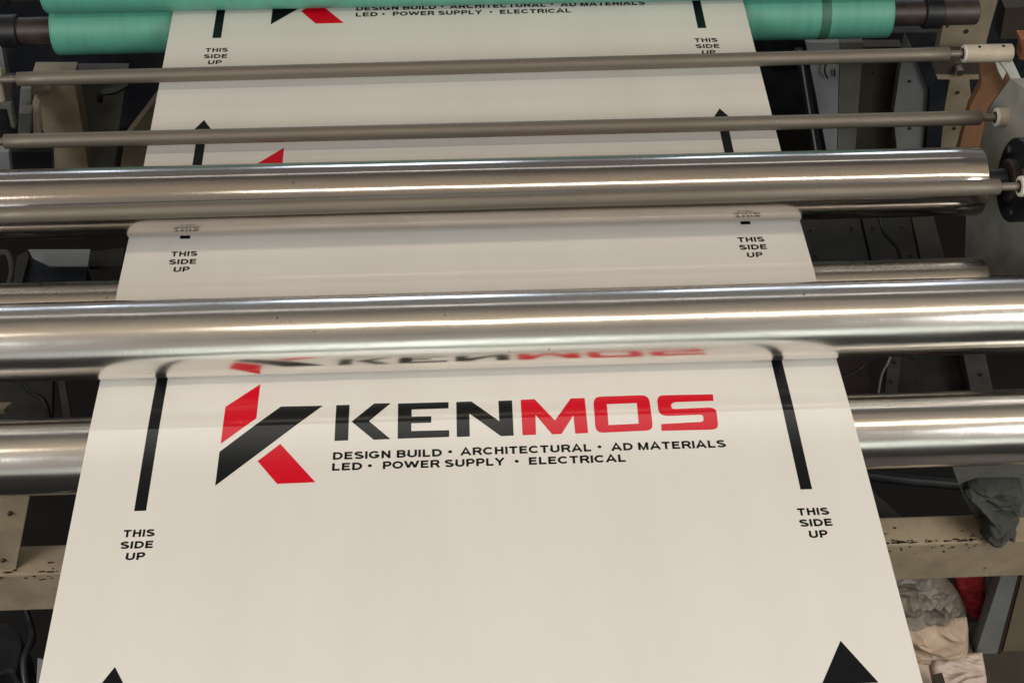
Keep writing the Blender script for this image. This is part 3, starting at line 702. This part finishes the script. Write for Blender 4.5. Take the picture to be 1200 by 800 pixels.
crumple('rag', 'red cloth hanging in the shadow behind the plastic bag', 'rag', [(1108, 655), (1156, 655), (1155, 690), (1152, 712), (1140, 717), (1130, 710), (1120, 690)], 'Y', YB + .03, .04, M_REDC, 20, 11, edge=.02, n=90)
crumple('rag', 'grey green cloth between the red cloth and the slanting grey leg', 'rag', [(1152, 655), (1180, 655), (1172, 700), (1160, 738), (1151, 742), (1145, 722), (1153, 702)], 'Y', YB + .01, .04, M_TEAL, 22, 14, edge=.015, n=90)
YL = yn_ + .02
lg = thing('slanting_leg', 'blue grey steel leg slanting down from the right end of the beam', 'leg', tuple(at(1160, 740, 'Y', YL)))
child(plate('leg_bar', [(1177, 662), (1197, 662), (1152, 830), (1122, 830)], 'Y', YL, .03, M_BGREY), lg)
child(plate('leg_edge', [(1197.5, 662), (1199.5, 662), (1156, 830), (1152.5, 830)], 'Y', YL - .002, .034, M_MAROON), lg)
simple('side_cover', 'large khaki cover panel in the bottom right corner, beside the slanting leg', 'cover', [(1201, 662), (1250, 662), (1250, 830), (1158, 830)], 'Y', YL + .004, .02, M_SHELF)
ZP = -.80
simple('cardboard_offcut', 'pale narrow strip of card at the bottom, touching the right edge of the film', 'card', [(1070, 778), (1088, 778), (1098, 830), (1070, 830)], 'Z', ZP + .02, .003, M_PAPER)
crumple('waste_paper', 'crumpled pinkish waste paper on the floor under the shelf', 'paper', [(1086, 770), (1118, 768), (1150, 766), (1156, 800), (1150, 830), (1095, 830)], 'Z', ZP, .03, M_PAPER, 12, 20, edge=.015)
simple('dark_offcut', 'small dark brown scrap lying on the pinkish waste paper', 'scrap', [(1093, 790), (1104, 787), (1112, 812), (1098, 814)], 'Z', ZP + .05, .003, M_BROWN)
bm = bmesh.new(); box(bm, (.2, -1.0, ZP - .03), (1.4, .2, ZP - .002), .003); tag(obj('lower_shelf', bm, M_BROWN), 'dark lower shelf holding waste paper, at the bottom right', 'shelf')

# small hardware in the gaps
def loose_tube(name, label, cat, pts, r, m, z):
    bm = bmesh.new(); tube(bm, curve_pts([at(x, y, 'Z', z + dz) for x, y, dz in pts], 8), r, 12)
    o = shade(obj(name, bm, m)); me = o.data; c = sum((v.co for v in me.vertices), Vector()) / len(me.vertices); me.transform(Matrix.Translation(-c)); o.location = c
    return tag(o, label, cat)
loose_tube('hose', 'thin dark hose hanging between the two dark cover plates below the farthest roller', 'hose', [(1030, 250, 0), (1036, 272, .02), (1052, 292, .01), (1058, 322, -.02)], .004, M_CABLE, -.26)
loose_tube('hose', 'dull grey hose at the left edge of the gap behind the slim roller', 'hose', [(-10, 300, 0), (8, 296, .02), (14, 318, .01), (6, 345, -.02)], .006, M_STRUT, -.25)
loose_tube('hose', 'black hose looping through the gap at the left between the two nearest rollers', 'hose', [(20, 438, 0), (34, 458, .02), (52, 470, .02), (60, 500, -.02)], .005, M_CABLE, -.27)
loose_tube('pipe', 'dark pipe running along behind the beam at the right of the film', 'pipe', [(1010, 556, 0), (1060, 562, 0), (1130, 568, 0)], .012, M_BLK, -.55)
loose_tube('hose', 'dark hose hanging in the bottom left corner beside the film', 'hose', [(30, 716, 0), (38, 745, .03), (28, 775, .03), (34, 820, 0)], .007, M_GLASS, -.5)
for nm, sp_, ax, val, r in (('pointed_plate', [(1066, 95), (1066, 150)], 'Y', 1.60, .006), ('brown_door', [(1024, 85), (1020, 180)], 'Y', 1.66, .006), ('steel_post', [(1122, 108), (1118, 150)], 'Y', 1.62, .007),
                            ('frame_strut', [(1048, 425), (1045, 448)], 'Z', -.36, .005), ('frame_strut.001', [(1140, 412), (1150, 440)], 'Z', -.36, .006), ('cover_plate', [(950, 270), (998, 268), (955, 300)], 'Z', -.30, .004),
                            ('cover_plate.001', [(1022, 268), (1056, 266), (1066, 300)], 'Z', -.31, .004), ('inner_panel', [(1070, 420), (1118, 418), (1076, 448)], 'Z', -.40, .004), ('corner_plate', [(12, 600), (4, 655)], 'Y', yn_ + .012, .006)):
    t_ = bpy.data.objects[nm]
    for x_, y_ in sp_: child(bolt(None, at(x_, y_, ax, val), ax, r * .75, .005, M_DARK), t_)

# ---------------------------------------------------------------- light
w = bpy.data.worlds.new('World'); S.world = w; w.use_nodes = True
nt = w.node_tree; Ln = nt.links.new; bg_ = nt.nodes['Background']
tc = nd(nt, 'ShaderNodeTexCoord'); sx = nd(nt, 'ShaderNodeSeparateXYZ'); Ln(tc.outputs['Generated'], sx.inputs[0])
def mth(op, a, b=None, c=None):
    n = nd(nt, 'ShaderNodeMath', operation=op)
    for i, v in enumerate((a, b, c)):
        if v is None: continue
        if isinstance(v, (int, float)): n.inputs[i].default_value = v
        else: Ln(v, n.inputs[i])
    return n.outputs[0]
X, Y, Z = sx.outputs
th = mth('MULTIPLY_ADD', mth('ARCTAN2', Z, Y), 1 / (2 * PI), .5)
az = mth('DIVIDE', X, mth('SQRT', mth('ADD', mth('MULTIPLY', Y, Y), mth('MULTIPLY', Z, Z))))
nz = nd(nt, 'ShaderNodeTexNoise', Scale=3.2, Detail=4, Roughness=.55); Ln(tc.outputs['Generated'], nz.inputs['Vector'])
th2 = mth('MULTIPLY_ADD', mth('SUBTRACT', nz.outputs['Fac'], .5), .09, th)
def ramp(fac, els, interp='LINEAR'):
    r = nd(nt, 'ShaderNodeValToRGB'); Ln(fac, r.inputs[0]); cr = r.color_ramp; cr.interpolation = interp
    while len(cr.elements) < len(els): cr.elements.new(.5)
    for e, (p, c) in zip(cr.elements, els):
        e.position = p; e.color = rgb(c if hasattr(c, '__len__') else (c, c, c))
    return r.outputs[0]
D = lambda deg: .5 + deg / 360
base = ramp(th2, [(0, (.05, .045, .04)), (D(-4), (.05, .045, .042)), (D(4), (.16, .15, .14)), (D(14), (.34, .34, .34)), (D(26), (.20, .185, .16)), (D(38), (.24, .225, .20)), (D(54), (.13, .12, .11)),
                  (D(68), (.15, .135, .12)), (D(84), (.40, .34, .27)), (D(98), (.58, .47, .33)), (D(118), (.46, .38, .29)), (D(136), (.30, .27, .24)), (D(150), (.46, .40, .34)), (D(158), (.36, .34, .31)), (D(172), (.62, .62, .58)), (D(179), (.22, .20, .18))])
def band(lo, hi, s=.006): return ramp(th, [(0, 0), (D(lo) - s, 0), (D(lo), 1), (D(hi), 1), (D(hi) + s, 0)])
def segs(ab, s=.012):
    els = [(0, 0)]
    for a, b in ab: els += [(.5 + a - s, 0), (.5 + a, 1), (.5 + b, 1), (.5 + b + s, 0)]
    return ramp(mth('ADD', az, .5), els)
line = mth('MULTIPLY', band(51.5, 52.5, .001), segs([(-.42, .40)], .02))
win = mth('MULTIPLY', band(11.5, 17.5), segs([(-.45, -.36), (-.265, -.255), (-.115, .02), (.17, .205), (.29, .35)]))
back = mth('MULTIPLY', band(164, 174, .02), segs([(-.19, .12), (.22, .27), (.34, .40)], .03))
amt = nd(nt, 'ShaderNodeMix', data_type='RGBA', blend_type='ADD'); amt.inputs[0].default_value = 1; amt.clamp_result = False
c1 = nd(nt, 'ShaderNodeVectorMath', operation='SCALE'); c1.inputs[0].default_value = (6.4, 7.4, 9.0); Ln(win, c1.inputs['Scale'])
c2 = nd(nt, 'ShaderNodeVectorMath', operation='SCALE'); c2.inputs[0].default_value = (1.5, 1.62, 1.42); Ln(back, c2.inputs['Scale'])
a1 = nd(nt, 'ShaderNodeVectorMath', operation='ADD'); Ln(c1.outputs[0], a1.inputs[0]); Ln(c2.outputs[0], a1.inputs[1])
c3 = nd(nt, 'ShaderNodeVectorMath', operation='SCALE'); c3.inputs[0].default_value = (4.6, 4.4, 4.0); Ln(line, c3.inputs['Scale'])
a3 = nd(nt, 'ShaderNodeVectorMath', operation='ADD'); Ln(a1.outputs[0], a3.inputs[0]); Ln(c3.outputs[0], a3.inputs[1])
a2 = nd(nt, 'ShaderNodeVectorMath', operation='ADD'); Ln(a3.outputs[0], a2.inputs[0]); Ln(base, a2.inputs[1])
Ln(a2.outputs[0], bg_.inputs[0]); bg_.inputs['Strength'].default_value = .8

def area(name, loc, sx_, sy_, col, power, target=None):
    l = bpy.data.lights.new(name, 'AREA'); l.shape = 'RECTANGLE'; l.size = sx_; l.size_y = sy_; l.color = col; l.energy = power
    o = bpy.data.objects.new(name, l); COL.objects.link(o); o.location = loc
    d = (Vector(target) - Vector(loc)) if target else Vector((0, 0, -1))
    o.rotation_euler = d.to_track_quat('-Z', 'Y').to_euler() if target else (0, 0, 0)
    return o
area('ceiling_tube_lamp', (1.6, -.75, 3.1), 5.0, .17, (1, .87, .71), 34)
area('ceiling_tube_lamp', (-3.0, -.75, 3.1), 2.2, .17, (1, .87, .71), 15)
area('added_side_fill', (2.9, -1.9, 2.0), 1.3, 1.5, (.97, .97, .93), 66, (.3, -.5, 0))  # added soft fill for the film, set wide to stay out of roller reflections
area('added_side_fill', (-2.9, -1.9, 2.0), 1.3, 1.5, (.97, .97, .94), 66, (-.3, -.5, 0))  # same added fill from the left side

S.render.engine = 'CYCLES'
S.cycles.use_denoising = True
S.view_settings.view_transform = 'Standard'; S.view_settings.look = 'None'
S.view_settings.exposure = 0; S.view_settings.gamma = 1
S.render.resolution_x = 1024; S.render.resolution_y = 682
